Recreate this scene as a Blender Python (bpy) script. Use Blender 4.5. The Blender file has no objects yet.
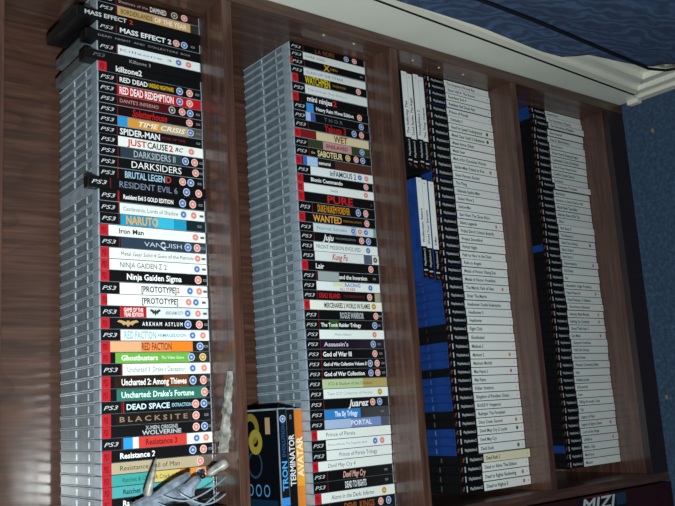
import bpy, bmesh, math, random
from mathutils import Vector, Matrix
random.seed(7)
scene = bpy.context.scene
col = scene.collection
FLOOR = 65.0                       # the floor lies 65 mm under the zero of the measured frame

def M3(x, y, z):                   # measured millimetres -> metres above the floor
    return Vector((x/1000, y/1000, (z+FLOOR)/1000))

# ---------------------------------------------------------------- materials
def srgb(h):
    c = [int(h[i:i+2], 16)/255 for i in (0, 2, 4)]
    return tuple((v/12.92 if v <= .04045 else ((v+.055)/1.055)**2.4) for v in c) + (1,)

_m = {}
def plain(h, rough=.45, spec=.4, coat=0.0, name=None):
    k = (h, rough, spec, coat)
    if k not in _m:
        m = bpy.data.materials.new(name or 'print_'+h)
        m.use_nodes = True
        b = m.node_tree.nodes['Principled BSDF']
        b.inputs['Base Color'].default_value = srgb(h)
        b.inputs['Roughness'].default_value = rough
        b.inputs['Specular IOR Level'].default_value = spec
        b.inputs['Coat Weight'].default_value = coat
        b.inputs['Coat Roughness'].default_value = .15
        _m[k] = m
    return _m[k]

def nodes_of(name):
    m = bpy.data.materials.new(name); m.use_nodes = True
    nt = m.node_tree
    return m, nt, nt.nodes['Principled BSDF'], nt.nodes.new, nt.links.new

def ramp(nt, stops):
    r = nt.nodes.new('ShaderNodeValToRGB')
    e = r.color_ramp.elements
    while len(e) < len(stops): e.new(.5)
    for el, (p, c) in zip(e, stops):
        el.position = p; el.color = srgb(c)
    return r

def wood(name, axis, dark, mid, light, rough=.4):
    m, nt, b, N, L = nodes_of(name)
    tc = N('ShaderNodeTexCoord')
    def mapped(k):
        mp = N('ShaderNodeMapping'); sc = [1.0, 1.0, 1.0]; sc[axis] = k
        mp.inputs['Scale'].default_value = sc
        L(tc.outputs['Object'], mp.inputs['Vector']); return mp
    fine = N('ShaderNodeTexNoise'); fine.inputs['Scale'].default_value = 130; fine.inputs['Detail'].default_value = 6
    fine.inputs['Roughness'].default_value = .6
    L(mapped(.05).outputs[0], fine.inputs['Vector'])
    big = N('ShaderNodeTexNoise'); big.inputs['Scale'].default_value = 9; big.inputs['Detail'].default_value = 1.0
    L(mapped(.28).outputs[0], big.inputs['Vector'])
    mul = N('ShaderNodeMath'); mul.operation = 'MULTIPLY'; mul.inputs[1].default_value = 9
    L(big.outputs['Fac'], mul.inputs[0])
    fr = N('ShaderNodeMath'); fr.operation = 'FRACT'
    L(mul.outputs[0], fr.inputs[0])
    line = N('ShaderNodeMapRange'); line.inputs[1].default_value = 0; line.inputs[2].default_value = .28
    line.inputs[3].default_value = .26; line.inputs[4].default_value = 0
    L(fr.outputs[0], line.inputs[0])
    r = ramp(nt, [(.3, dark), (.5, mid), (.72, light)])
    L(fine.outputs['Fac'], r.inputs[0])
    mix = N('ShaderNodeMix'); mix.data_type = 'RGBA'
    L(line.outputs[0], mix.inputs['Factor']); L(r.outputs[0], mix.inputs[6])
    mix.inputs[7].default_value = srgb('160b0a')
    L(mix.outputs[2], b.inputs['Base Color'])
    b.inputs['Roughness'].default_value = rough
    b.inputs['Specular IOR Level'].default_value = .5
    b.inputs['Coat Weight'].default_value = .5; b.inputs['Coat Roughness'].default_value = .16
    bp = N('ShaderNodeBump'); bp.inputs['Strength'].default_value = .05; bp.inputs['Distance'].default_value = .001
    L(fine.outputs['Fac'], bp.inputs['Height']); L(bp.outputs[0], b.inputs['Normal'])
    return m

W_UP = wood('walnut_laminate_upright', 2, '33211a', '4a3127', '604337')
W_ALONG = wood('walnut_laminate_level', 0, '33211a', '4a3027', '604237')
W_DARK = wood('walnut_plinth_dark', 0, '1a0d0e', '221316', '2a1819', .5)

def carpet_mat():
    m, nt, b, N, L = nodes_of('blue_carpet')
    tc = N('ShaderNodeTexCoord')
    n1 = N('ShaderNodeTexNoise'); n1.inputs['Scale'].default_value = 110; n1.inputs['Detail'].default_value = 5
    n2 = N('ShaderNodeTexNoise'); n2.inputs['Scale'].default_value = 420; n2.inputs['Detail'].default_value = 3
    L(tc.outputs['Object'], n1.inputs['Vector']); L(tc.outputs['Object'], n2.inputs['Vector'])
    mx = N('ShaderNodeMix'); mx.data_type = 'FLOAT'; mx.inputs['Factor'].default_value = .45
    L(n1.outputs['Fac'], mx.inputs[2]); L(n2.outputs['Fac'], mx.inputs[3])
    r = ramp(nt, [(.3, '172a3e'), (.5, '2a4460'), (.72, '476583')])
    L(mx.outputs[0], r.inputs[0]); L(r.outputs[0], b.inputs['Base Color'])
    b.inputs['Roughness'].default_value = .95
    b.inputs['Sheen Weight'].default_value = .2
    bp = N('ShaderNodeBump'); bp.inputs['Strength'].default_value = .9; bp.inputs['Distance'].default_value = .004
    L(mx.outputs[0], bp.inputs['Height']); L(bp.outputs[0], b.inputs['Normal'])
    return m

def fabric_mat():
    m, nt, b, N, L = nodes_of('blue_moire_fabric')
    tc = N('ShaderNodeTexCoord')
    mp = N('ShaderNodeMapping'); mp.inputs['Rotation'].default_value = (.5, .2, .3); mp.inputs['Scale'].default_value = (1, 1, .55)
    L(tc.outputs['Object'], mp.inputs['Vector'])
    w = N('ShaderNodeTexWave'); w.wave_type = 'RINGS'
    w.inputs['Scale'].default_value = 16; w.inputs['Distortion'].default_value = 14; w.inputs['Detail'].default_value = 2.5
    w.inputs['Detail Scale'].default_value = 1.6
    L(mp.outputs[0], w.inputs['Vector'])
    r = ramp(nt, [(.0, '2c3c58'), (.55, '344a6c'), (1, '415878')])
    L(w.outputs['Fac'], r.inputs[0]); L(r.outputs[0], b.inputs['Base Color'])
    b.inputs['Roughness'].default_value = .85
    return m

def paint_mat(name, a, bcol, stain=False):
    m, nt, b, N, L = nodes_of(name)
    tc = N('ShaderNodeTexCoord')
    n = N('ShaderNodeTexNoise'); n.inputs['Scale'].default_value = 6; n.inputs['Detail'].default_value = 4
    L(tc.outputs['Object'], n.inputs['Vector'])
    r = ramp(nt, [(.3, a), (.7, bcol)])
    L(n.outputs['Fac'], r.inputs[0]); L(r.outputs[0], b.inputs['Base Color'])
    b.inputs['Roughness'].default_value = .45
    return m

CARPET = carpet_mat(); FABRIC = fabric_mat()
PAINT = paint_mat('off_white_gloss_paint', 'd8dcd0', 'e2e6da')
PAINT_T = paint_mat('cream_trim_paint', 'dcdccd', 'e6e4d4')
WALLP = paint_mat('cream_wall_paint', 'b8b4a8', 'c4c0b4')

def case_mat(name, h, rough=.22, lo_k=.86, hi_k=1.1, scale=40):
    m, nt, b, N, L = nodes_of(name)
    tc = N('ShaderNodeTexCoord')
    n = N('ShaderNodeTexNoise'); n.inputs['Scale'].default_value = scale; n.inputs['Detail'].default_value = 2
    L(tc.outputs['Object'], n.inputs['Vector'])
    c = [int(h[i:i+2], 16) for i in (0, 2, 4)]
    lo = ''.join('%02x' % max(0, int(v*lo_k)) for v in c); hi = ''.join('%02x' % min(255, int(v*hi_k)) for v in c)
    r = ramp(nt, [(.3, lo), (.7, hi)])
    L(n.outputs['Fac'], r.inputs[0]); L(r.outputs[0], b.inputs['Base Color'])
    b.inputs['Roughness'].default_value = rough
    b.inputs['Specular IOR Level'].default_value = .6
    return m
GREY = case_mat('clear_grey_plastic', '94a2ac')
GREY_L = case_mat('clear_grey_plastic_edge', '8d9ca8', .15)
GREY_D = case_mat('clear_grey_plastic_core', '66737c', .22)
BLACKP = case_mat('black_case_plastic', '141416', .3)
BLUEP = case_mat('blue_case_plastic', '1d3d80', .28)
CARD = plain('0c0c0e', .4, .4, name='black_card')

# ---------------------------------------------------------------- object helpers
def link(name, mesh, parent=None):
    o = bpy.data.objects.new(name, mesh); col.objects.link(o)
    if parent: o.parent = parent
    return o
def thing(name, label, cat, loc=(0, 0, 0), group=None):
    o = bpy.data.objects.new(name, None); col.objects.link(o)
    o.empty_display_size = .02
    o.location = loc; tag(o, label, cat, group); return o
def tag(o, label, cat, group=None):
    o['label'] = label; o['category'] = cat
    if group: o['group'] = group
    return o
def struct(o):
    o['kind'] = 'structure'; return o

class MB:
    """collects quads, boxes and letters and links them as ONE mesh object"""
    def __init__(s): s.v = []; s.f = []; s.mi = []; s.mats = []
    def m(s, mat):
        if mat not in s.mats: s.mats.append(mat)
        return s.mats.index(mat)
    def add(s, vs, fs, mat):
        o = len(s.v); s.v += [tuple(p) for p in vs]; i = s.m(mat)
        for f in fs: s.f.append([o+k for k in f]); s.mi.append(i)
    def box(s, a, b, mat, bev=0.0):
        bm = bmesh.new(); bmesh.ops.create_cube(bm, size=1)
        for v in bm.verts: v.co = Vector([(a[i]+b[i])/2 + v.co[i]*(b[i]-a[i]) for i in range(3)])
        if bev: bmesh.ops.bevel(bm, geom=bm.edges[:], offset=bev, segments=2, affect='EDGES', profile=.6)
        bm.verts.index_update()
        s.add([v.co[:] for v in bm.verts], [[v.index for v in f.verts] for f in bm.faces], mat); bm.free()
    def mesh(s, name):
        me = bpy.data.meshes.new(name); me.from_pydata(s.v, [], s.f)
        for m in s.mats: me.materials.append(m)
        me.polygons.foreach_set('material_index', s.mi); me.update(); return me
    def build(s, name, parent=None): return link(name, s.mesh(name), parent)

# ---------------------------------------------------------------- lettering
_t = {}
def letters(txt, bold=False, slant=0.0):
    k = (txt, bold, slant)
    if k not in _t:
        cu = bpy.data.curves.new('t', 'FONT'); cu.body = txt; cu.size = 1; cu.resolution_u = 2
        cu.shear = slant
        if bold: cu.offset = .022
        ob = bpy.data.objects.new('t', cu); col.objects.link(ob)
        dg = bpy.context.evaluated_depsgraph_get()
        me = ob.evaluated_get(dg).to_mesh()
        vs = [v.co.copy() for v in me.vertices]; fs = [list(p.vertices) for p in me.polygons]
        ob.evaluated_get(dg).to_mesh_clear()
        bpy.data.objects.remove(ob); bpy.data.curves.remove(cu)
        xs = [v.x for v in vs]; x0, x1 = min(xs), max(xs)
        _t[k] = ([((v.x-x0)/(x1-x0), v.y/.69) for v in vs], fs)
    return _t[k]

def disc(cx, cz, r, y, n=14):
    return [(cx+r*math.cos(2*math.pi*i/n), y, cz+r*math.sin(2*math.pi*i/n)) for i in range(n)], [list(range(n))]
# ---------------------------------------------------------------- spines
# each row: label description, logo style (k black / r red / s plain), bands (from, to, colour), words (text, from, to, height, colour, bold, slant, x shift), badges
W = 'e6eae6'; K = '0b0b0d'
ROW1 = [
 ('brown spine with pale lettering', 'k', [(.19, 1, '2a1614')], [('Shadows of the', .2, .48, .3, 'a89890'), ('DAMNED', .5, .66, .55, 'd8d0c8', 1)], 'w.74 p.84'),
 ('gold spine with green and cream lettering', 'k', [(.19, .9, 'c4a070'), (.9, 1, '2a2a28')], [('BORDERLANDS', .22, .52, .5, '586020', 1), ('OF THE YEAR', .54, .86, .5, 'efe2d0', 1)], ''),
 ('tall black box jutting above its neighbours', 's', [], [('MASS EFFECT', .06, .38, .42, 'c8ccd0', 1), ('2', .40, .43, .42, 'c03028', 1)], ''),
 ('black spine with wide white lettering', 'k', [], [('MASS EFFECT 2', .21, .7, .5, 'e8ecf0', 1)], 'p.75 b.83 g.92'),
 ('slim black box with dotted small print', 's', [], [('DEAD  NIGHT  AND  COLLECTORS  BOX', .1, .9, .2, '8a8c90')], ''),
 ('white spine with small grey print', 'k', [(.19, 1, 'dce4e6')], [('Killzone 3', .21, .7, .26, '7d8a90')], 'b.77 p.87'),
 ('slim black box with short grey title', 's', [], [('PS3', .06, .16, .35, '55565a', 1, .3), ('Killzone 3', .36, .54, .34, '9aa0a2')], ''),
 ('red-topped black spine with short white title', 'r', [], [('killzone2', .17, .41, .55, 'e8e8e8', 1)], ''),
 ('black spine with white and yellow title', 'k', [], [('RED DEAD', .2, .46, .45, 'e8e8e8', 1), ('UNDEAD NIGHTMARE', .47, .71, .4, 'd8b020', 1)], 'b.77 p.87 g.95'),
 ('bright red spine with white block title', 'k', [(.18, 1, 'b4141e')], [('RED DEAD REDEMPTION', .2, .71, .68, 'f2f0ee', 1)], 'b.77 p.87'),
 ('dark red spine with small cream title', 'k', [(.19, .66, '4a0f12'), (.66, 1, '1c0a0a')], [("DANTE'S INFERNO", .2, .56, .36, 'b89890')], 'w.69 p.79 b.87 g.95'),
 ('blackish red spine with red script title', 'k', [(.19, 1, '180608')], [('Splatterhouse', .31, .64, .7, 'b01a1a', 1, .2)], 'p.86 g.95'),
 ('orange spine with blue square', 'k', [(.18, .27, '2a92d4'), (.27, .58, 'd2933c'), (.58, .85, 'b09a78'), (.85, 1, '4c4a46')], [('TIME CRISIS', .37, .82, .5, 'efe6d8', 1, .3)], 'b.87 g.95'),
 ('black spine with white and dull red title', 'k', [], [('SPIDER-MAN', .2, .57, .62, 'e8ecec', 1), ('EDGE OF TIME', .59, .82, .25, '8a2024')], 'g.95'),
 ('white spine with red and black title', 'k', [(.18, 1, 'e8ece8')], [('JUST', .26, .44, .6, 'c22422', 1), ('CAUSE', .445, .64, .6, '1a1a1a', 1), ('2', .65, .69, .6, 'c22422', 1), ('RC', .71, .79, .4, '333333', 1, .3)], 'p.87'),
 ('slate blue spine with pale grey title', 'k', [(.2, .78, '2c3b44')], [('DARKSIDERS II', .32, .71, .62, 'b4c0c4')], 'b.81 p.9 g.97'),
 ('black spine with wide-set white title', 'k', [], [('DARKSIDERS', .3, .77, .62, 'f0f0f0')], 'p.91 g.97'),
 ('black spine with pale blue title', 'k', [], [('BRUTAL LEGEN', .24, .61, .6, '9cbcd4', 1), ('D', .62, .67, .6, 'b04038', 1)], 'p.78 b.86 g.95'),
 ('raised black spine with grey serif title', 'k', [], [('RESIDENT EVIL 6', .25, .74, .55, '7d88a0')], 'b.82 p.93'),
 ('black spine with small bold white title', 'k', [(.17, .185, 'a02028')], [('Resident Evil 5 GOLD EDITION', .22, .68, .36, 'f0f0f0', 1)], 'b.77 p.87 g.95'),
 ('white spine with thin teal title', 'k', [(.19, 1, 'e2e8e4')], [('Castlevania: Lords of Shadow', .22, .73, .36, '50707c')], 'b.78 p.88 g.96'),
 ('bright blue spine with orange lettering', 'k', [(.19, .8, '1f93ba'), (.5, .68, '35b4d4'), (.8, 1, '12242c')], [('NARUTO', .24, .53, .72, 'e4a236', 1)], 'g.93'),
 ('red-topped white spine with short black title', 'r', [(.09, 1, 'e8ece6')], [('Iron Man', .18, .4, .42, '1c2428', 1)], 'p.89 g.96'),
 ('dark steel blue spine', 'k', [(.19, 1, '2c3b4b')], [('VAN UISH', .4, .75, .4, 'b8c8d4'), ('Q', .55, .6, .6, 'd0dce4', 1)], 'b.81 p.9 g.96'),
 ('red-topped white spine with long thin title', 'r', [(.09, 1, 'e4eae4')], [('Metal Gear Solid 4 Guns of the Patriots', .19, .86, .34, '2a3236')], 'p.9 g.96'),
 ('red-topped white spine with black capitals', 'r', [(.09, 1, 'e8ece6')], [('NINJA GAIDEN', .18, .51, .48, '20282c'), ('\u03a3 2', .53, .6, .48, '20282c')], 'b.89 g.96'),
 ('red-topped black spine with bold white title', 'r', [], [('Ninja Gaiden Sigma', .24, .74, .5, 'f4f4f4', 1)], 'p.9 g.97'),
 ('white spine with bracketed black title', 'k', [(.18, 1, 'e8ece8')], [('[PROTOTYPE]', .37, .69, .5, '1c2428', 1), ('2', .695, .72, .45, 'b83028', 1)], 'b.82 p.91 g.97'),
 ('red-topped white spine with bracketed black title', 'r', [(.07, 1, 'e8eeea')], [('[PROTOTYPE]', .37, .7, .5, '1c2428', 1)], 'p.8 b.87 g.95'),
 ('white spine with large red block', 'k', [(.18, 1, 'd4dcdc'), (.18, .41, 'b01c24')], [('GAME OF THE', .21, .38, .34, 'f0e8e6', 1, 0, .2), ('YEAR EDITION', .21, .38, .34, 'f0e8e6', 1, 0, -.22), ('ARKHAM CITY', .58, .75, .3, '7a868c', 1)], 'b.79 p.89 g.96 x.44.54.30363a'),
 ('red-topped black spine with gold winged emblem', 'r', [], [('A R K H A M   A S Y L U M', .37, .74, .34, 'e8e8e8', 1)], 'b.79 p.9 g.97 x.15.34.c09a68'),
 ('white spine with outlined blue-grey title', 'k', [(.18, 1, 'e2f0f0')], [('RED FACTION', .21, .49, .66, '88aab4', 1), ('ARMAGEDDON', .5, .77, .3, '5e9cac', 1)], 'b.83 p.93'),
 ('red-topped orange spine', 'r', [(.09, .36, 'dca67c'), (.36, .62, 'e08c50'), (.62, .83, 'e47e22'), (.83, 1, '15130f')], [('RED FACTION', .36, .63, .66, '8a2c14', 1)], 'b.9 g.96'),
 ('red-topped bright green spine', 'r', [(.13, .8, '6aa844'), (.8, 1, '20241a')], [('Ghostbusters', .18, .5, .46, 'f0f6ec', 1), ('The Video Game', .53, .74, .28, 'e0ecd8')], 'b.81 o.92'),
 ('white spine with grey-green title', 'k', [(.19, 1, 'e8ece6')], [("Uncharted 3: Drake's Deception", .23, .75, .42, '4c6468')], 'b.82 p.93'),
 ('red-topped brown spine with bold white title', 'r', [(.12, .55, '2a1a12'), (.55, .78, '6a3a1a'), (.78, 1, '1c140e')], [('Uncharted 2: Among Thieves', .18, .76, .48, 'f2f0ec', 1)], 'b.82 p.92 g.97'),
 ('red-topped dark green spine', 'r', [(.14, .95, '2c6e60')], [("Uncharted: Drake's Fortune", .18, .83, .48, 'e0f0e8', 1)], 'p.93 g.98'),
 ('black spine with pale cyan title', 'k', [(.19, .2, 'a02028')], [('DEAD SPACE', .22, .6, .46, 'cfe8f0', 1), ('EXTRACTION', .62, .8, .3, '8cc0d4', 1)], 'p.84 b.92 g.97'),
 ('red-topped black spine with faded brown letters', 'r', [(.13, .8, '1a1410')], [('B L A C K S I T E', .16, .76, .42, '8d7662', 1)], 'p.84 g.94'),
 ('red-topped black spine with two-line grey title', 'r', [], [('X-MEN ORIGINS', .38, .67, .34, 'a8acb0', 1, 0, .2), ('WOLVERINE', .35, .7, .36, 'b8bcc0', 1, 0, -.22)], 'p.84 b.92 g.97'),
 ('white-ended red spine with blue square', 'k', [(.19, 1, 'e4e2da'), (.19, .27, '2a96d6'), (.32, .75, 'cf3c34')], [('Resistance 3', .38, .66, .5, '6c1614', 1)], 'b.84 p.93'),
 ('red-topped black spine with short bold white title', 'r', [], [('Resistance 2', .16, .46, .46, 'f4f4f4', 1)], 'b.8 p.9 g.97'),
 ('red-topped beige spine', 'r', [(.09, 1, 'b2a486'), (.86, 1, '6a5a4c')], [('Resistance: Fall of Man', .16, .68, .42, '38302a')], 'p.87'),
 ('red-topped teal and orange spine', 'r', [(.09, .42, '3c9c96'), (.42, .68, 'cdb868'), (.68, .92, 'de8428'), (.92, 1, '7a3a34')], [('Ratchet & Clank: A Crack in Time', .18, .72, .38, '243c3a')], 'b.86 p.94'),
 ('red-topped teal spine behind the grey figure', 'r', [(.09, 1, '4aa0a2')], [('Ratchet & Clank', .18, .5, .42, '1e3c40', 1)], ''),
 ('red-topped black spine behind the grey figure', 'r', [], [('Ratchet', .18, .36, .5, 'f0f0f0', 1)], ''),
 ('black spine cut by the photo edge', 'r', [], [], ''),
]
ROW2 = [
 ('black spine with dim orange capitals', 'k', [], [('L.A. NOIRE', .33, .58, .6, '865022')], 'b.74 p.85'),
 ('white spine with short grey title', 'k', [(.17, 1, 'd8dedc')], [('DARK VOID', .2, .45, .32, '5a6468')], ''),
 ('black spine with orange cross emblem', 'k', [(.0, .03, 'a03020')], [('X', .42, .5, .7, 'e0a424', 1), ('MEN', .51, .6, .3, 'c08c20')], 'g.93'),
 ('white spine with grey capitals', 'k', [(.17, 1, 'd6dcdc')], [('CLASH OF THE TITANS', .2, .68, .34, '5a6870')], ''),
 ('red-topped black spine with tall yellow title', 'r', [], [('WATCHMEN', .17, .49, .85, 'd8be1c', 1), ('THE END IS NIGH', .52, .7, .25, 'a88a20')], 'p.87'),
 ('white spine with a hairline grey title', 'k', [(.17, 1, 'd8dedd')], [('The Orange Box Edition', .2, .7, .2, '8a9498')], ''),
 ('red-topped black spine with white and red title', 'r', [], [('mini ninjas', .19, .51, .55, 'f0f0f0', 1), ('2', .52, .57, .6, 'c82820', 1)], ''),
 ('black spine with blue square', 'k', [(.17, .26, '3a8ed8')], [("Heavy Rain: Move Edition", .29, .78, .4, 'e8ecf0', 1)], 'p.86'),
 ('black spine with pale blue patch', 'k', [(.16, .22, 'a8c0ea'), (.22, .28, '3a58a0')], [('T H O R', .39, .63, .4, '68727a')], 'b.88'),
 ('black spine with tall red title', 'k', [], [('Yakuza 3', .38, .66, .75, 'b01c24', 1)], 'b.77 p.87'),
 ('red-topped cream spine', 'r', [(.09, .28, '781a1a'), (.28, .97, 'd2c49c')], [('WET', .5, .68, .75, '70341c', 1)], ''),
 ('dark olive spine with pink panel', 'k', [(.17, 1, '353c26'), (.36, .73, 'bc8c8a')], [('ENSLAVED', .4, .68, .42, '6c3030', 1)], 'b.87'),
 ('black spine with cream poster lettering', 'k', [], [('the', .2, .25, .3, 'd8c890'), ('SABOTEUR', .28, .6, .65, 'e2d29c', 1)], 'o.67 p.78 b.87'),
 ('red-topped brown spine with pale blue block', 'r', [(.1, .15, '3a68b0'), (.15, .28, 'a8c4e8'), (.28, .5, '18120f'), (.5, 1, '4a2a22')], [('samurai', .29, .44, .36, 'e8e8e8', 1)], ''),
 ('white spine with dark blue title', 'k', [(.18, 1, 'dce4e4')], [('inFAMOUS 2', .42, .76, .6, '38505c', 1)], 'b.81 p.9'),
 ('red-topped black spine with small white title', 'r', [], [('Bionic Commando', .18, .58, .44, 'f0f0f0', 1)], 'p.89'),
 ('red-topped white spine with tiny centred title', 'r', [(.09, 1, 'dfe6e4')], [('haze', .42, .51, .3, '5c666a')], 'p.88'),
 ('red-topped black spine with big red title', 'r', [], [('PURE', .37, .7, .75, 'b82226', 1), ('g', .94, .95, .2, '777777')], ''),
 ('black spine with orange block title', 'k', [], [('DUKE NUKEM FOREVER', .24, .65, .66, 'd08c24', 1)], 'b.76 p.86'),
 ('red-topped black spine with orange title', 'r', [], [('WANTED', .18, .54, .68, 'dca048', 1), ('WEAPONS OF FATE', .56, .8, .22, 'a87838')], 'p.87'),
 ('mottled pale blue and white spine', 'k', [(.18, 1, 'c4d2d8'), (.66, .72, '8aa0c8'), (.95, 1, '7a9090')], [('Eternal Sonata', .22, .6, .36, '6a8088')], 'b.68 p.77 b.85'),
 ('black spine with white script title', 'k', [], [('Juju', .28, .42, .6, 'e8ecec', 1, .3), ('THE HUNTED EDITION', .44, .7, .2, '8a8e90')], 'p.78 b.87'),
 ('white spine with dark grey capitals', 'k', [(.17, 1, 'dde5e3')], [('FRONT MISSION EVOLVED', .2, .76, .42, '3c4a50')], 'b.86'),
 ('white spine with red emblem', 'k', [(.17, 1, 'd8e0de'), (.79, .9, '50586a')], [('Kung Fu', .38, .58, .62, 'b05040', 1, .3)], 'w.94'),
 ('red-topped black spine with very short title', 'r', [], [('Lair', .18, .28, .5, 'e8e8e8', 1)], 'p.88'),
 ('half grey half black spine', 'k', [(.2, .46, '9aa4a4')], [('and the Inversion', .46, .82, .42, 'e8ecec', 1)], 'g.92'),
 ('white spine with yellow and blue title', 'k', [(.18, 1, 'dfe7e7')], [('SONIC', .38, .52, .36, 'c8c434', 1, 0, .2), ('RACING', .53, .73, .36, '4a6cac', 1, 0, .2), ('ALL STARS', .46, .66, .3, 'c06a68', 1, 0, -.25)], 'b.86'),
 ('black spine with two-part red title', 'k', [(.91, .98, '9a9a78')], [('DEAD ISLAND', .2, .46, .5, 'bc2024', 1), ('THE BEGINNING', .5, .77, .26, '7a2020')], 'p.84'),
 ('red-topped white spine with condensed black title', 'r', [(.08, 1, 'e2e6dc')], [('MERCENARIES 2 WORLD IN FLAMES', .25, .83, .5, '2a2c2c', 1)], 'o.88'),
 ('black spine with grey block title', 'k', [], [('ROGUE WARRIOR', .44, .74, .62, 'b4bcc4', 1)], 'p.9 g.96'),
 ('black spine with white title and green smear', 'k', [(.3, .42, '2c5024')], [('The Tomb Raider Trilogy', .2, .7, .38, 'f0f4f0', 1)], 'b.88 g.94'),
 ('white spine with tiny teal title', 'k', [(.17, 1, 'e2ebe8')], [('Metro Edition', .36, .56, .22, '4a7478')], 'p.86'),
 ('purplish black spine', 'k', [(.18, 1, '1c1422')], [("Assassin's", .22, .52, .42, 'c8c4d0', 1)], 'b.84 g.92'),
 ('black spine with bold three-word white title', 'k', [], [('God of War III', .2, .55, .46, 'f4f4f4', 1)], 'p.85 g.93'),
 ('black spine with long bold white title', 'k', [], [('God of War Collection Volume II', .2, .73, .34, 'f4f4f4', 1)], 'b.78 p.87 g.95'),
 ('black spine with medium bold white title', 'k', [], [('God of War Collection', .2, .7, .42, 'f4f4f4', 1)], 'b.78 p.87 g.95'),
 ('pale green to gold spine', 'k', [(.18, .68, 'b4c698'), (.68, 1, 'ac9a5c')], [('ICO & Shadow of the Colossus', .25, .8, .32, '4a6040')], ''),
 ('white spine with orange dot', 'k', [(.18, 1, 'dde8e4')], [('Team ICO Collection of Heroes', .22, .78, .3, '8a9a98')], 'o.88'),
 ('black spine with white brush script', 'k', [], [('Juarez', .47, .73, .66, 'e8ecec', 1, .3)], 'p.78 b.87'),
 ('bright blue spine', 'k', [(.18, .62, '2f7ec6'), (.62, 1, '2a2e34')], [('The Sly Trilogy', .3, .58, .5, 'eef4fa', 1)], 'g.9'),
 ('pale violet blue spine', 'k', [(.18, .5, 'a4b8da'), (.5, .88, '7088c0'), (.88, 1, '3a4256')], [('PORTAL', .5, .76, .5, 'e0e8f4', 1)], ''),
 ('red-topped white spine with thin three-word title', 'r', [(.08, 1, 'e2e8e4')], [('Prince of Persia', .18, .53, .4, '4a5658')], ''),
 ('white spine with blue and pink marks', 'k', [(.18, 1, 'e2eae8')], [('Prince of Persia: The Forgotten Sands', .2, .68, .22, '7a8688')], 'b.78 p.87'),
 ('white spine with wide thin title', 'k', [(.18, 1, 'e0e8e6')], [('Prince of Persia Trilogy', .33, .8, .4, '4a5658')], ''),
 ('red-topped white spine with italic grey title', 'r', [(.08, 1, 'e2e8e4')], [('Devil May Cry 4', .19, .52, .4, '566264', 0, .2)], ''),
 ('black spine with pink script title', 'k', [], [('Devil May Cry', .36, .64, .6, 'dca69c', 1, .3)], 'g.9'),
 ('black spine with white block title', 'k', [], [('DEAD TO RIGHTS', .38, .64, .62, 'd8dce0', 1)], 'g.9'),
 ('red-topped white spine with black handwritten title', 'r', [(.09, 1, 'e0e6e2')], [('Alone in the Dark: Inferno', .2, .72, .42, '30383a', 0, .2)], 'o.85'),
 ('black spine with brown lettering', 'k', [], [('DEVIL KINGS', .35, .72, .6, '94502c', 1)], 'p.8 b.9'),
 ('black spine cut by the photo edge', 'k', [], [], 'p.8'),
]
R3 = ["The Simpsons Hit and Run","Silent Hill 4: The Room","Resident Evil 4","Resident Evil Dead Aim","Prince of Persia","Onimusha 3","Need for Speed Underground","Metal Gear Solid 2 Substance","Metal Arms: Glitch","Metal Gear","Mark of Kri Chronicles: Warrior","Spider-Man: Friend or Foe","Sonic Heroes: Encore","The Thing","Ultimate Spider-Man","Stolen Wave 2","Shadow Man","Star Wars: The Clone Wars","Silent Legends","Project Zero II: Crimson Butterfly","Project Snowblind","Primal Night","Path to Neo: In the Dark","Rule to Angels","Medal of Honor: Rising Sun","Medal of Honor: Frontline","The Matrix: Path of Neo","Enter The Matrix","Headhunter: Double Redemption","Headhunter 2","Headhunter","Fight Club","Ghosthunter","Manhunt 2","Manhunt 2","Manhunt: Morbid","Max Payne 2","Max Payne","Killer Instinct","Kingdom of Paradise: Chains","BLADE II: Vengeance","Bujingai: The Forsaken","Dino Crisis: Second","Devil May Cry 2: Lucia","Devil May Cry","Dark Souls","Dead Rush 2","Dead or Alive: The Edition","Dead to Rights: Reckoning","Dead to Rights II"]
MARK3 = {6:'k',7:'k',11:'r',18:'o',26:'o',34:'o',36:'r',42:'r',43:'k',45:'k',48:'r',49:'r'}
R4 = ["Beyond Good","The Chronicles of Narnia","The Chronicles of Riddick","Alien Hominid","Area 51 Black Edition","Blood Omen 2","Broken Sword: Sleeping Dragon","Castlevania: Curse of Darkness","Call of Duty: Finest Hour","Conflict: Desert Storm","Condemned","Constantine: The Game","Battlestar","Brothers in Arms: Road to Hill","Black Hawk: Team Blue","Batman: Rise of Sin Tzu","Alone","Bad Boys II","The Bouncer 2","Alter Echo: Nexus","Black Wake 2","Body Hunt 2","Extermination","Evil Dead","Fur","Fahrenheit: Indigo Prophecy","Fatal Frame II","Final Fantasy: X Edition","Ghost Recon: Advanced","Getaway: Black Monday","Getting Up: Contents","Grand Theft Auto 3","Gun Metal","Gungrave: Overdose","Half-Life: Decay","Harry Hunter","Hitman: Contracts Silent","Hulk","Indiana Jones","Kill.switch","Kuon","Killing Grounds: Code","Kya","Legacy of Kain","Legend of Spyro: Dawn","Lord of the Rings","Lifeline","Mafia: City","Max Force","Mission"]
MARK4 = {19:'k',22:'r',26:'o',29:'o',30:'o',32:'r',44:'r',46:'o'}

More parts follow.
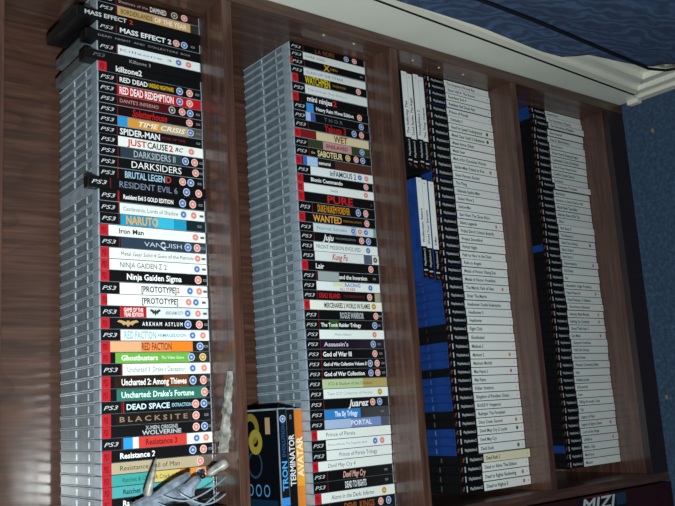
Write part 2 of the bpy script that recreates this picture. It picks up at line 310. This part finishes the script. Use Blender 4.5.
B1=[-62,-47.0,-31.5,-16.1,-0.8,14.8,30.5,45.8,61.5,78.0,94.5,110.5,126.1,141.4,156.6,172.6,189.1,205.3,221.7,238.7,256.0,273.0,289.7,306.4,322.9,339.0,355.1,371.9,389.0,405.7,422.1,438.3,454.4,470.2,485.9,502.7,520.3,537.2,553.6,570.0,586.1,602.1,618.3,634.3,649.8,665.0,680.2,695.5]
B2=[-65.5,-51.5,-37.5,-23.0,-8.0,8.6,25.5,42.2,58.8,75.2,91.4,107.1,122.7,138.9,155.7,171.8,186.8,202.2,219.6,237.9,254.7,270.6,286.9,303.5,320.1,337.0,353.6,369.8,386.2,402.8,419.1,435.2,451.3,467.6,484.0,500.3,516.2,532.1,548.6,565.2,581.2,596.9,613.0,629.5,645.7,661.6,677.7,694.2,711.0,728.0,737]
B3=[-65,-51.0,-37.0,-22.5,-6.9,9.1,25.2,41.3,57.6,73.5,89.2,105.6,122.4,138.9,154.8,170.5,186.4,202.6,218.5,234.3,250.2,266.1,281.8,297.3,313.0,329.0,345.1,361.2,377.2,392.8,408.2,423.7,439.8,456.6,473.1,488.9,504.4,519.6,535.0,550.7,566.5,581.9,597.2,612.7,628.3,644.2,660.7,677.2,693.7,710.7,727.5]
B4=[-65.5,-51.5,-36.5,-21.2,-5.7,9.4,25.0,41.0,56.9,72.9,88.9,104.2,118.8,133.6,149.3,165.6,181.6,197.2,213.0,229.2,245.2,260.6,275.6,291.1,307.3,323.8,339.9,355.6,370.9,386.3,402.1,417.9,433.5,448.7,463.8,479.4,495.4,511.5,527.3,542.7,557.9,573.4,589.0,604.6,620.3,636.1,651.3,666.6,682.3,698.2,714.3]
FLASH, FILL, AMB, EXPO = 13.5, .8, .014, 0.0
# ---------------------------------------------------------------- game cases
T3, H3, D3 = .0156, .172, .148
T2, H2, D2 = .0150, .190, .135
Z1, Z2, Z3, Z4 = 1004.3, 657.5, 330.4, -5.1       # tops of the four shelves

def shell_mesh(name, t, H, D, mats, front_len, core_drop, tabs):
    outer, core, lite = mats
    b = MB(); w = t/2
    b.box((-w, 0, 0), (w, front_len, H), lite, .0011)
    b.box((w-.0021, front_len, 0), (w, D, H), outer, .0007)
    b.box((-w, front_len, 0), (-w+.0021, D, H), outer, .0007)
    b.box((-w+.0021, front_len-.002, .0006), (w-.0021, D-.001, H-core_drop), core)
    for y in tabs:
        b.box((-w*.6, y, H-core_drop-.001), (w*.6, y+.0022, H+.0004), outer, .0005)
    return b.mesh(name)

SH3 = shell_mesh('ps_grey_shell', T3, H3, D3, (GREY, GREY_D, GREY_L), .022, .0012, (.040, .085))
SH2K = shell_mesh('black_shell', T2, H2, D2, (BLACKP, BLACKP, BLACKP), .014, .0015, (.05, .1))
SH2B = shell_mesh('blue_shell', T2, H2, D2, (BLUEP, BLUEP, BLUEP), .014, .0015, (.05, .1))

def raised_mesh():                                  # black front block standing proud of its grey case
    b = MB(); w = T3/2
    b.box((-w, 0, 0), (w, .015, H3+.016), BLACKP, .0011)
    b.box((-w, .0152, 0), (w, D3, H3), GREY, .0008)
    return b.mesh('dark_front_shell')
SMOKE = case_mat('smoky_plastic', '565c60', .2)
def slim_mesh(H):                                   # black-fronted box with a smoky clear body
    b = MB(); w = T3/2
    b.box((-w, 0, 0), (w, .022, H), CARD, .0008)
    b.box((-w, .0222, 0), (w, .135, H-.006), SMOKE, .0008)
    return b.mesh('slim_box')
def card_mesh(t, H, D):
    b = MB(); b.box((-t/2, 0, 0), (t/2, D, H), CARD, .0008); return b.mesh('card_sleeve')

def G(b, s0, s1, a, c, y, H, t, mat):              # a printed patch on the spine: s runs from the top down, a and c across
    z0, z1 = H*(1-s0), H*(1-s1)
    b.add([(a*t/2, y, z1), (c*t/2, y, z1), (c*t/2, y, z0), (a*t/2, y, z0)], [(0, 1, 2, 3)], mat)

def word(b, txt, s0, s1, h, H, t, colr, y, bold=0, slant=0.0, shift=0.0):
    vs, fs = letters(txt, bool(bold), slant)
    hh = h*t
    b.add([(shift*t - hh/2 + v*hh, y, H*(1-(s0+(s1-s0)*u))) for u, v in vs], fs, plain(colr, .5, .3))

BADGE = {'b': ('4a6cae', 'c0cce0'), 'p': ('d0807a', 'ecc8c0'), 'w': ('4a4440', 'c8c0b8'), 'o': ('b08a3c', 'e0cc98')}
def badge(b, tok, H, t, y):
    k = tok[0]
    if k == 'x':                                   # winged emblem
        _, s0, s1, c = tok.split('.'); s0 = float('.'+s0); s1 = float('.'+s1)
        pts = [(0, .25), (.1, .5), (.3, .38), (.42, .2), (.46, .5), (.5, .3), (.54, .5), (.58, .2), (.7, .38), (.9, .5), (1, .25), (.8, .05), (.7, -.28), (.6, -.1), (.5, -.5), (.4, -.1), (.3, -.28), (.2, .05)]
        b.add([(v*t*.62, y, H*(1-(s0+(s1-s0)*u))) for u, v in pts], [tuple(range(len(pts)))[::1]], plain(c)); return
    s = float(tok[1:])
    if k == 'g':
        G(b, s-.022, s+.018, -.22, .22, y, H, t, plain('6c7074')); G(b, s-.012, s+.008, -.08, .08, y-.00005, H, t, plain('2c3034')); return
    c0, c1 = BADGE[k]
    z = H*(1-s)
    v, f = disc(0, z, .37*t, y); b.add(v, f, plain(c1))
    v, f = disc(0, z, .29*t, y-.00005); b.add(v, f, plain(c0))
    v, f = disc(0, z, .11*t, y-.0001); b.add(v, f, plain(c1))

def ps3_insert(row, H=H3, t=T3):
    desc, style, bands, words, badges = row
    b = MB(); m = .0022/H
    base = plain(K, .5, .18)
    y = -.0003
    G(b, m, 1-m, -.96, .96, y, H, t, base)
    if style == 'r':
        G(b, m, .088, -.95, .95, y-.0001, H, t, plain('bc1e2a', .35))
        word(b, 'PS3', .03, .066, .5, H, t, '54090f', y-.0002, 1)
    elif style == 'k':
        G(b, .176, .182, -.9, .9, y-.0001, H, t, plain('7c1c20', .4))
        word(b, 'PS3', .03, .15, .34, H, t, 'c8cccf', y-.0002, 0, .3)
    for i, (s0, s1, c) in enumerate(bands):
        G(b, s0, min(s1, 1-m), -.95, .95, y-.0002-.00004*i, H, t, plain(c, .35))
    for w in words:
        txt, s0, s1, h, c = w[:5]
        word(b, txt, s0, s1, h, H, t, c, y-.0006, *w[5:])
    for tok in badges.split(): badge(b, tok, H, t, y-.0006)
    return b.mesh('spine_insert')

def ps2_insert(title, mark, i, H=H2, t=T2, tone='dfe4e2'):
    b = MB(); y = -.0003; m = .0008/H
    G(b, m, 1-m, -.99, .99, y, H, t, plain(K, .5, .18))
    v, f = disc(-.05*t, H*.972, .17*t, y-.0001, 8); b.add(v, f, plain(['6c2a26', '783a28', '6a2430'][i % 3]))
    v, f = disc(.18*t, H*.962, .1*t, y-.0002, 8); b.add(v, f, plain('7c6830'))
    G(b, .070, .084, -.62, .62, y-.0001, H, t, plain('b8bcc0'))
    word(b, 'PlayStation.2', .12, .29, .3, H, t, 'b4babf', y-.0001, 1)
    G(b, .31, 1-m, -.93, .93, y-.0001, H, t, plain(tone, .38))
    w = min(.5, .018*len(title))
    word(b, title, .345, .345+w, .38, H, t, '2c3438', y-.0003, 1)
    if mark:
        v, f = disc(0, H*.105, .24*t, y-.0002, 10); b.add(v, f, plain({'r': 'c0706c', 'o': 'c88a68', 'k': '4c5056'}[mark]))
    G(b, .955, .965, -.2, .2, y-.0002, H, t, plain('8e9496'))
    return b.mesh('spine_insert')

ONES = ['', 'first', 'second', 'third', 'fourth', 'fifth', 'sixth', 'seventh', 'eighth', 'ninth', 'tenth', 'eleventh', 'twelfth', 'thirteenth', 'fourteenth', 'fifteenth', 'sixteenth', 'seventeenth', 'eighteenth', 'nineteenth']
def ordinal(n):
    if n < 20: return ONES[n]
    t, u = divmod(n, 10)
    return {2: 'twentieth', 3: 'thirtieth', 4: 'fortieth', 5: 'fiftieth'}[t] if u == 0 else {2: 'twenty', 3: 'thirty', 4: 'forty'}[t] + '-' + ONES[u]

def place(label, group, loc, t, t0, shell, insert, rot=None, name='game_case'):
    r = thing(name, label, 'game case', loc, group)
    r.scale = (t/t0, 1, 1)
    if rot: r.rotation_euler = rot
    link('case_shell', shell, r); link('spine_insert', insert, r)
    return r

def jit(a): return random.uniform(-a, a)
TALL = {2: (.203, .122), 4: (.189, .108), 6: (.190, .108)}
for i, row in enumerate(ROW1):
    u0, u1 = B1[i], B1[i+1]; x = -(u0+u1)/2; t = (u1-u0-.35)/1000
    lab = '%s, %s game case down the leftmost column' % (row[0], ordinal(i+1))
    g = 'game cases on the highest shelf in view'
    z = Z1; y = jit(1.0)
    if i in TALL:
        H, D = TALL[i]
        r = place(lab, g, M3(x, -3 if i == 2 else -1, z), t, T3, card_mesh(T3, H, D) if i == 2 else slim_mesh(H), ps3_insert(row, H), name='game_box')
    elif i == 18:
        r = place(lab, g, M3(x, -3, z), t, T3, raised_mesh(), ps3_insert(row, H3+.016))
    else:
        r = place(lab, g, M3(x, y, z), t, T3, SH3, ps3_insert(row))
for i, row in enumerate(ROW2):
    u0, u1 = B2[i], B2[i+1]; x = -(u0+u1)/2; t = (u1-u0-.35)/1000
    place('%s, %s game case down the second column' % (row[0], ordinal(i+1)), 'game cases on the second shelf in view',
          M3(x, jit(1.2), Z2), t, T3, SH3, ps3_insert(row))

BLACK3 = set(range(5, 11)) | {31, 32, 36, 41, 42, 46, 47, 48, 49}
for i in range(50):
    u0, u1 = B3[i], B3[i+1]; x = -(u0+u1)/2; t = (u1-u0-.35)/1000
    d = {46: 'cream spine set lower than the rest'}.get(i) or 'white spine with %s title%s' % ('short' if len(R3[i]) < 11 else 'long' if len(R3[i]) > 22 else 'medium', {'r': ' and red mark', 'o': ' and orange mark', 'k': ' and dark mark', None: ''}[MARK3.get(i)])
    y = jit(1.2) - 11 - .12*i + (-10 if i == 46 else 0) + (-3 if i > 46 else 0)
    place('%s, %s game case down the third column' % (d, ordinal(i+1)), 'game cases on the third shelf in view',
          M3(x, y, Z3), t, T2, SH2K if i in BLACK3 else SH2B,
          ps2_insert(R3[i], MARK3.get(i), i, tone='dcd6b8' if i == 46 else random.choice(['dfe4e2', 'dbe1e0', 'e2e6e2'])))
BLUE4 = {0, 1, 20, 47}
for i in range(50):
    u0, u1 = B4[i], B4[i+1]; x = -(u0+u1)/2; t = (u1-u0-.35)/1000
    d = 'white spine with %s title%s' % ('short' if len(R4[i]) < 10 else 'long' if len(R4[i]) > 20 else 'medium', {'r': ' and red mark', 'o': ' and orange mark', 'k': ' and dark mark', None: ''}[MARK4.get(i)])
    place('%s, %s game case down the rightmost column' % (d, ordinal(i+1)), 'game cases on the lowest shelf',
          M3(x, jit(1.5)+4+(-5 if i in (2, 11) else 0), Z4), t, T2, SH2B if i in BLUE4 else SH2K,
          ps2_insert(R4[i], MARK4.get(i), i+1, tone=random.choice(['d8dedc', 'd4dad9', 'dde2de'])))

# cases lying on top of the standing ones (top of a case towards the left end, spine to the front)
LIE = (0, -math.pi/2, 0)
def lying(label, group, x_right, y, z_mid, t, t0, H, shell, insert, rz=0.0):
    return place(label, group, M3(x_right-H*1000, y, z_mid), t, t0, shell, insert, (0, -math.pi/2, rz))
g = 'game cases lying on top of the third column'
# in the lying pose local z runs to -x, so the case's foot is its right end
def lie(label, group, x_right, y, z_mid, t, t0, shell, insert):
    r = place(label, group, M3(x_right, y, z_mid), t, t0, shell, insert, (0, -math.pi/2, 0)); return r
WORDS = ['leftmost', 'second', 'third', 'rightmost']
tl = ['The Suffering: Ties', 'Tomb Raider: The Angel', 'TimeSplitters 2', 'The Thing: Outpost']
ztop = Z3+190
for k in range(4):                                   # k = 0 is the topmost (leftmost in the photo)
    z = ztop + 15.3*(3-k) + 7.8
    lie('lying white-spined game case, %s of four in upper stack, third column' % WORDS[k], g, 58-1.5*(k % 2), -14+2*(k % 2), z, .0150, T2, SH2K,
        ps2_insert(tl[k], None, k))
tl = ['Wolfenstein: Return', 'World Tour: Extreme', 'X-Men']
for k in range(3):
    z = ztop + 15.3*(2-k) + 7.8
    lie('lying white-spined game case, %s of three in lower stack, third column' % ['leftmost', 'middle', 'rightmost'][k], g, -150-2*k, -16+2*(k % 2), z, .0150, T2, SH2B,
        ps2_insert(tl[k], None, k+2))

g = 'game cases lying on top of the second column'
L2 = [('lying black game case with cover art showing, topmost, blue spine title', 's', [(0.0, .03, '9ab4d0'), (.03, .45, '10161e'), (.13, .2, '3a8cd8'), (.45, 1, '0e141c')], [('TRON', .26, .52, .62, '4aa6ea', 1), ('EVOLUTION', .56, .86, .4, '1f4e86', 1)], 'b.9'),
      ('lying black-spined game case with white metallic capitals, middle of stack', 's', [(.0, 1, '0d0e10')], [('TERMINATOR', .30, .76, .66, 'd4d8dc', 1)], 'g.92'),
      ('lying orange-spined game case with white capitals, lowest of stack', 's', [(.0, .3, 'd07a1e'), (.3, .7, 'e09a24'), (.7, 1, 'c8701c')], [('AVATAR', .38, .74, .72, 'efe2c8', 1)], '')]
top2 = Z2+172
stack = []
for k in range(3):
    z = top2 + 15.9*(2-k) + 8
    r = lie(L2[k][0], g, -558-1*k, 17+1.0*k, z, .0154, T3, SH3, ps3_insert(L2[k]))
    stack.append(r)
b = MB(); X = T3/2+.0002                              # the printed front of the topmost case
def cov(y0, y1, z0, z1, m, lift=0): b.add([(X+lift, y0, z0), (X+lift, y1, z0), (X+lift, y1, z1), (X+lift, y0, z1)], [(0, 1, 2, 3)], m)
cov(.003, D3-.003, .003, H3-.003, plain('0c0f14', .2, .6))
cov(.010, D3-.006, H3-.05+.02, H3-.004, plain('0f2c44', .2, .6), .00005)
def ring(cy, cz, r0, r1, m, lift, a0=0., a1=2*math.pi, sy=1.0, n=20):
    vs = []; fs = []
    for i in range(n+1):
        a = a0+(a1-a0)*i/n
        for r in (r0, r1): vs.append((X+lift, cy+sy*r*math.cos(a), cz+r*math.sin(a)))
    for i in range(n): fs.append((2*i, 2*i+1, 2*i+3, 2*i+2))
    b.add(vs, fs, m)
ring(.082, .032, .014, .026, plain('8a7a34', .25, .6), .0001)
ring(.068, .052, .008, .020, plain('a8963c', .25, .6), .00015)
ring(.072, .088, .018, .022, plain('2c4460', .25, .6), .0001)
for cy in (.040, .064, .088): ring(cy, .128, .007, .0095, plain('5a9ad0', .25, .6), .0001, sy=.9)
cov(.024, .038, .014, .040, plain('b49878', .3, .5), .0001)
link('front_cover', b.mesh('front_cover'), stack[0])

# ---------------------------------------------------------------- bookcase
XR, XL, YF, YB = 66, -738, -70, 177
bc = thing('bookcase', 'tall dark walnut bookcase filled with rows of game cases', 'bookcase', (0, 0, 0))
def mmbox(name, a, c, mat, parent, bev=.0008):
    b = MB(); b.box(M3(*a), M3(*c), mat, bev); return b.build(name, parent)
TOPZ = 1690
mmbox('side_panel', (XR, YF, -65), (XR+20, YB, TOPZ), W_UP, bc)
mmbox('side_panel', (XL-18, YF, -65), (XL, YB, TOPZ), W_UP, bc)
mmbox('back_panel', (XL, YB-8, -65), (XR, YB, TOPZ), W_UP, bc)
for z in (Z1, Z2, Z3, 1344, Z4):
    mmbox('shelf', (XL, YF+1 if z != Z4 else YF+16, z-17), (XR, YB-8, z-.5), W_ALONG, bc)
mmbox('top_panel', (XL, YF, TOPZ-24), (XR, YB-8, TOPZ), W_ALONG, bc)
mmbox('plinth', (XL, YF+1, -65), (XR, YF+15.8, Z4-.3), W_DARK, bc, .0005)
for z in (789, 722, 580, 511, 444, 1120, 1220):
    b = MB(); bm = bmesh.new()
    bmesh.ops.create_cone(bm, cap_ends=True, segments=16, radius1=.0026, radius2=.0022, depth=.0012)
    b.add([M3(XR, -47, z) + Vector((-.0006-v.co.z, v.co.x, v.co.y)) for v in bm.verts], [[v.index for v in f.verts] for f in bm.faces], plain('b8a890', .4)); bm.free()
    b.build('peg_hole_plug', bc)

# ---------------------------------------------------------------- setting
b = MB(); b.box((-3.0, -2.6, -.05), (.4, .35, 0), CARPET); struct(b.build('floor'))
b = MB(); b.box((-3.0, .180, 0), (.4, .35, 2.4), WALLP); struct(b.build('wall_back'))
b = MB(); b.box((.098, -2.6, 0), (.16, .180, 2.4), PAINT); struct(b.build('wall_right'))
def prof(name, pts, mat):                             # a strip swept along a list of (outer, inner) corner pairs
    b = MB(); b.box(pts[0], pts[1], mat, .002); return struct(b.build(name))
def strip(name, y0, y1, zlo, ylong0, ylong1, depth, mat):   # upright piece and level piece mitred at the foot
    x0 = .0978; x1 = x0-depth
    w = abs(y1-y0)
    b = MB()
    zt = 2.3; kt = LEAN*(zt-.037)
    # upright
    b.add([(x0, y0, zlo), (x1, y0+.003*(-1), zlo), (x1, y1+.003, zlo+w), (x0, y1, zlo+w), (x0, y0+kt, zt), (x1, y0-.003+kt, zt), (x1, y1+.003+kt, zt), (x0, y1+kt, zt)],
          [(0, 1, 5, 4), (1, 2, 6, 5), (2, 3, 7, 6), (4, 5, 6, 7)], mat)
    # level
    b.add([(x0, y0, zlo), (x1, y0-.003, zlo+.003), (x1, y1+.003, zlo+w), (x0, y1, zlo+w), (x0, ylong1, zlo), (x1, ylong1, zlo+.003), (x1, ylong1, zlo+w), (x0, ylong1, zlo+w)],
          [(0, 4, 5, 1), (1, 5, 6, 2), (2, 6, 7, 3), (7, 6, 5, 4)], mat)
    return struct(b.build(name))
LEAN = -.0446                                         # the joints of the panelling lean slightly
def leaning(name, x0, x1, y0, y1, z0, z1, mat, lean_back=True):
    b = MB(); k = LEAN*(z1-.037); k0 = LEAN*(z0-.037); kb = k if lean_back else 0; kb0 = k0 if lean_back else 0
    b.add([(x0, y0+k0, z0), (x1, y0+k0, z0), (x1, y1+kb0, z0), (x0, y1+kb0, z0), (x0, y0+k, z1), (x1, y0+k, z1), (x1, y1+kb, z1), (x0, y1+kb, z1)],
          [(0, 3, 2, 1), (4, 5, 6, 7), (0, 1, 5, 4), (1, 2, 6, 5), (2, 3, 7, 6), (3, 0, 4, 7)], mat)
    return struct(b.build(name))
GAPSHADE = plain('1c1a18', .8, .2, name='painted_groove_shade')  # dark colour stands in for the shade inside the panelling grooves
leaning('trim_4', .0875, .098, -.1205, .178, .004, 2.38, PAINT, False)
leaning('groove_shade_1', .0880, .098, -.1240, -.1206, .03, 2.3, GAPSHADE)  # this strip and the next are painted groove shadow, nearly flush
leaning('groove_shade_2', .0885, .098, -.1725, -.1702, .09, 2.3, GAPSHADE)
strip('trim_1', -.1242, -.148, .027, 0, -2.3, .0105, PAINT_T)
strip('trim_2', -.1727, -.196, .085, 0, -2.3, .013, PAINT_T)
b = MB(); b.box((.0805, -2.3, 0), (.0978, -.1235, .025), PAINT_T, .002); struct(b.build('baseboard_right'))
b = MB(); b.box((.0745, -.1225, 0), (.0872, -.094, .020), PAINT_T, .004); struct(b.build('trim_3'))

# blue cloth hanging in front of the right wall
HEM = [(-208, 1400), (-208, 769), (-214, 579), (-205, 404), (-209, 346), (-222, 325), (-243, 304), (-250, 217), (-261, 130), (-299, 103), (-380, 92), (-520, 90), (-700, 96), (-900, 90)]
def cloth():
    b = MB(); rows = []
    n = 40
    hem = HEM
    # outline: leading edge y(z) on the way down, then hem z(y)
    lead = [(-208, 1400), (-208, 900), (-208, 769), (-214, 579), (-205, 404), (-209, 346)]
    def ylead(z):
        for (ya, za), (yb, zb) in zip(lead, lead[1:]):
            if zb <= z <= za: return yb+(ya-yb)*(z-zb)/(za-zb)
        return lead[-1][0]
    low = [(-209, 346), (-222, 325), (-243, 304), (-250, 217), (-261, 130), (-299, 103), (-380, 92), (-520, 90), (-700, 96), (-900, 90)]
    def zlow(y):
        for (ya, za), (yb, zb) in zip(low, low[1:]):
            if yb <= y <= ya: return zb+(za-zb)*(y-yb)/(ya-yb)
        return 90
    ys = [-209-(k/70)**1.5*691 for k in range(71)]
    for j, y in enumerate(ys):
        z0 = zlow(y); r = []
        for i in range(n+1):
            f = i/n; z = z0 + (1400-z0)*f**1.3
            yy = y + (ylead(z)+209 if z > 346 else 0)*max(0, 1-(-209-y)/80)
            fold = 5*math.sin((y+209)/34+.8*math.sin(z/170)) + 3*math.sin((y)/13+z/240)*min(1, (-209-y)/40)
            x = 66 - fold*.7 - 4*f
            r.append(len(b.v)); b.v.append(tuple(M3(x, yy, z)))
        rows.append(r)
    i0 = b.m(FABRIC)
    for a, c in zip(rows, rows[1:]):
        for p in range(n): b.f.append([a[p], a[p+1], c[p+1], c[p]]); b.mi.append(i0)
    o = b.build('curtain')
    for p in o.data.polygons: p.use_smooth = True
    s = o.modifiers.new('solid', 'SOLIDIFY'); s.thickness = .0015
    return o
CLOTH = cloth()
tag(CLOTH, 'blue patterned cloth hanging over the white panelling beside the bookcase', 'curtain')

def tube(name, pts, r, mat, parent, n=8):
    b = MB(); P = [M3(*p) for p in pts]; rings = []
    for i, p in enumerate(P):
        d = (P[min(i+1, len(P)-1)]-P[max(i-1, 0)]).normalized()
        a = d.cross(Vector((1, 0, 0))).normalized(); c = d.cross(a)
        rings.append([p + r/1000*(a*math.cos(2*math.pi*k/n)+c*math.sin(2*math.pi*k/n)) for k in range(n)])
    vs = [v for rg in rings for v in rg]; fs = [list(range(n))[::-1], list(range(len(vs)-n, len(vs)))]
    for i in range(len(P)-1):
        for k in range(n): fs.append([i*n+k, i*n+(k+1) % n, (i+1)*n+(k+1) % n, (i+1)*n+k])
    b.add(vs, fs, mat); o = b.build(name, parent)
    for p in o.data.polygons: p.use_smooth = True
    return o
DARKLINE = plain('14131a', .7, .2, name='dark_line')
tube('fold_line', [(55, -300, 1390), (55, -295, 900), (55, -293, 630), (55, -291, 515), (56, -284, 400), (57, -276, 270), (58, -270, 150), (57, -284, 115), (57, -305, 100), (57, -380, 91), (57, -520, 89), (57, -700, 95), (57, -900, 89)], 3.0, DARKLINE, CLOTH)  # dark tube along the cloth's fold and hem

# specks on the carpet
def crumb(label, x, y, s, seed):
    rnd = random.Random(seed); bm = bmesh.new(); bmesh.ops.create_icosphere(bm, subdivisions=2, radius=s)
    for v in bm.verts: v.co = Vector((v.co.x*1.5, v.co.y, v.co.z*.6))*rnd.uniform(.75, 1.2)
    zmin = min(v.co.z for v in bm.verts)
    b = MB(); b.add([Vector((x, y, -zmin))+v.co for v in bm.verts], [[v.index for v in f.verts] for f in bm.faces], plain('8a7450', .8)); bm.free()
    tag(b.build('carpet_crumb'), label, 'crumb', 'crumbs on the carpet')
crumb('tan crumb on blue carpet close to the white skirting', .004, -.139, .004, 1)
crumb('tan crumb on blue carpet beside the lowest game cases, far from skirting', -.583, -.089, .0035, 2)

# dark red boxed set left of the bookcase
bx = thing('box_set', 'dark red slab-like box standing against the outer side of the bookcase', 'box', M3(-789, -73, -65))
b = MB(); b.box((-.030, 0, 0), (.030, .19, .60), plain('260a10', .5, .4, name='dark_red_card'), .002); b.build('box_shell', bx)
b = MB()
def rect(x0, x1, z0, z1, y, c): b.add([(x0, y, z0), (x1, y, z0), (x1, y, z1), (x0, y, z1)], [(0, 1, 2, 3)], plain(c, .5))
rect(-.029, .029, .02, .58, -.0003, '2c0a10'); rect(-.029, .027, .17, .33, -.0004, '0e1016'); rect(.004, .026, .172, .205, -.0005, '22364e'); rect(.0265, .0285, .23, .31, -.0005, '6e2418')
vs, fs = letters('MIZI', True, .2)
b.add([(.004+v*.021, -.0007, .318-u*.11) for u, v in vs], fs, plain('b8bcc0'))
b.build('spine_label', bx)
# ---------------------------------------------------------------- grey winged figure in front of the top row
FIG = case_mat('grey_figure_plastic', '6c7682', .3, .6, 1.35, 60); FIGP = case_mat('pale_figure_plastic', '82827c', .4, .6, 1.25, 110); FIGD = plain('15161a', .4)
fg = thing('toy_figure', 'grey spiky toy figure standing in front of the leftmost column', 'toy', M3(-640, -36, Z1))
def skin(name, chain, mat, parent, branches=()):
    """chain: list of (x, y, z, radius) in measured mm; branches: lists starting with the index they leave from"""
    vs = []; es = []; rs = []
    for (x, y, z, r) in chain:
        vs.append(M3(x, y, z)-M3(-640, -36, Z1)); rs.append(r/1000)
        if len(vs) > 1: es.append((len(vs)-2, len(vs)-1))
    for br in branches:
        prev = br[0]
        for (x, y, z, r) in br[1:]:
            vs.append(M3(x, y, z)-M3(-640, -36, Z1)); rs.append(r/1000); es.append((prev, len(vs)-1)); prev = len(vs)-1
    me = bpy.data.meshes.new(name); me.from_pydata(vs, es, []); me.materials.append(mat)
    o = link(name, me, parent)
    m = o.modifiers.new('skin', 'SKIN')
    for i, v in enumerate(o.data.skin_vertices[0].data):
        v.radius = (rs[i], rs[i]*.8); v.use_root = (i == 0); v.use_loose = False
    s = o.modifiers.new('sub', 'SUBSURF'); s.levels = 1; s.render_levels = 1
    m.use_smooth_shade = name != 'body' and name != 'shoulder_plate'
    return o
# body: hips -> chest -> head, with a dark hip joint, two legs, spiked arms
skin('body', [(-664, -36, 1072, 9), (-664, -37, 1092, 12), (-668, -36, 1118, 13), (-672, -36, 1136, 9), (-676, -38, 1152, 8)], FIG, fg,
     [[0, (-652, -39, 1060, 9), (-646, -38, 1048, 7)], [0, (-680, -36, 1058, 8), (-692, -36, 1040, 7), (-694, -38, 1014, 7), (-694, -46, 1009, 6)],
      [2, (-688, -40, 1120, 7), (-698, -46, 1104, 6)]])
skin('shoulder_plate', [(-640, -42, 1066, 5), (-650, -46, 1090, 9), (-660, -46, 1112, 8), (-668, -44, 1130, 3)], FIG, fg)
skin('hip_joint', [(-648, -40, 1050, 6), (-642, -40, 1042, 7)], FIGD, fg)
skin('foot', [(-646, -42, 1040, 6), (-638, -46, 1030, 8), (-632, -52, 1019, 9), (-627, -56, 1012.8, 8)], FIGP, fg)
skin('arm_spike', [(-664, -44, 1132, 8), (-650, -47, 1129, 7), (-634, -49, 1125, 5), (-622, -50, 1122, 2.5), (-614, -50, 1120, .8)], FIGP, fg)
# jagged pale blade leaning along the shelf
b = MB(); rnd = random.Random(4); n = 30; L = []; R = []
O = M3(-640, -36, Z1)
for i in range(n+1):
    f = i/n; x = -616 + 112*f
    w = (8 - 5*f)*(1+.28*rnd.uniform(-1, 1)); zc = 1017 - 4*f
    L.append((x, zc+w)); R.append((x, zc-w))
for (yy) in (-46, -52):
    for p in L+R: b.v.append(tuple(M3(p[0], yy - 20*(p[0]+616)/112, p[1])-O))
k = len(L)
mi = b.m(FIGP)
def q(*f): b.f.append(list(f)); b.mi.append(mi)
for i in range(n):
    q(i, i+1, k+i+1, k+i); q(2*k+i, 3*k+i, 3*k+i+1, 2*k+i+1)
    q(i, 2*k+i, 2*k+i+1, i+1); q(k+i, k+i+1, 3*k+i+1, 3*k+i)
q(0, k, 3*k, 2*k); q(n, 2*k+n, 3*k+n, k+n)
b.build('blade', fg)
def wire(pts, r):
    cu = bpy.data.curves.new('w', 'CURVE'); cu.dimensions = '3D'; cu.bevel_depth = r/1000; cu.bevel_resolution = 2
    sp = cu.splines.new('NURBS'); sp.points.add(len(pts)-1); sp.use_endpoint_u = True; sp.order_u = 3
    for p, c in zip(sp.points, pts): p.co = (*(M3(*c)-O), 1)
    ob = bpy.data.objects.new('w', cu); col.objects.link(ob)
    dg = bpy.context.evaluated_depsgraph_get(); me = bpy.data.meshes.new_from_object(ob.evaluated_get(dg))
    bpy.data.objects.remove(ob); me.materials.clear(); me.materials.append(GREY_L)
    link('cord', me, fg)
wire([(-662, -52, 1116), (-676, -58, 1092), (-670, -60, 1062), (-658, -58, 1034), (-650, -50, 1016)], 1.0)
wire([(-672, -52, 1120), (-690, -58, 1090), (-684, -60, 1056), (-668, -56, 1030)], .9)
wire([(-664, -50, 1086), (-680, -60, 1066), (-682, -60, 1040), (-672, -52, 1018)], 1.2)

# ---------------------------------------------------------------- camera and light
R = [[-0.06082235, -0.6162183, -0.78522331], [-0.98139685, 0.18044027, -0.0655861], [0.18210126, 0.76662658, -0.6157295]]
cam = bpy.data.cameras.new('camera'); co = bpy.data.objects.new('camera', cam); col.objects.link(co)
cam.sensor_width = 36; cam.lens = 846.3/675*36; cam.clip_start = .01
m = Matrix.Identity(4)
for i in range(3):
    m[i][0] = R[0][i]; m[i][1] = -R[1][i]; m[i][2] = -R[2][i]
pos = M3(-566.889, -1107.557, 1639.996)
m.translation = pos
co.matrix_world = m
scene.camera = co

def area(name, loc, target, size, power, color=(1, 1, 1), spread=180):
    l = bpy.data.lights.new(name, 'AREA'); l.shape = 'DISK'; l.size = size; l.energy = power; l.color = color; l.spread = math.radians(spread)
    o = bpy.data.objects.new(name, l); col.objects.link(o); o.location = loc
    o.rotation_euler = (Vector(target)-Vector(loc)).to_track_quat('-Z', 'Y').to_euler()
    return o
area('camera_flash', pos + Vector((-.16, .0, -.01)), M3(-430, 0, 950), .05, FLASH, (.92, 1, 1), 135)
area('fill_light', (-1.3, -1.2, 2.35), (-.5, 0, .6), .5, FILL, (1, .9, .78))  # unseen weak warm fill, added as general room light
w = bpy.data.worlds.new('room'); scene.world = w; w.use_nodes = True
w.node_tree.nodes['Background'].inputs[0].default_value = (.7, .82, 1, 1)
w.node_tree.nodes['Background'].inputs[1].default_value = AMB
scene.view_settings.view_transform = 'Standard'; scene.view_settings.look = 'None'
scene.view_settings.gamma = 1; scene.view_settings.use_curve_mapping = False
scene.view_settings.exposure = EXPO
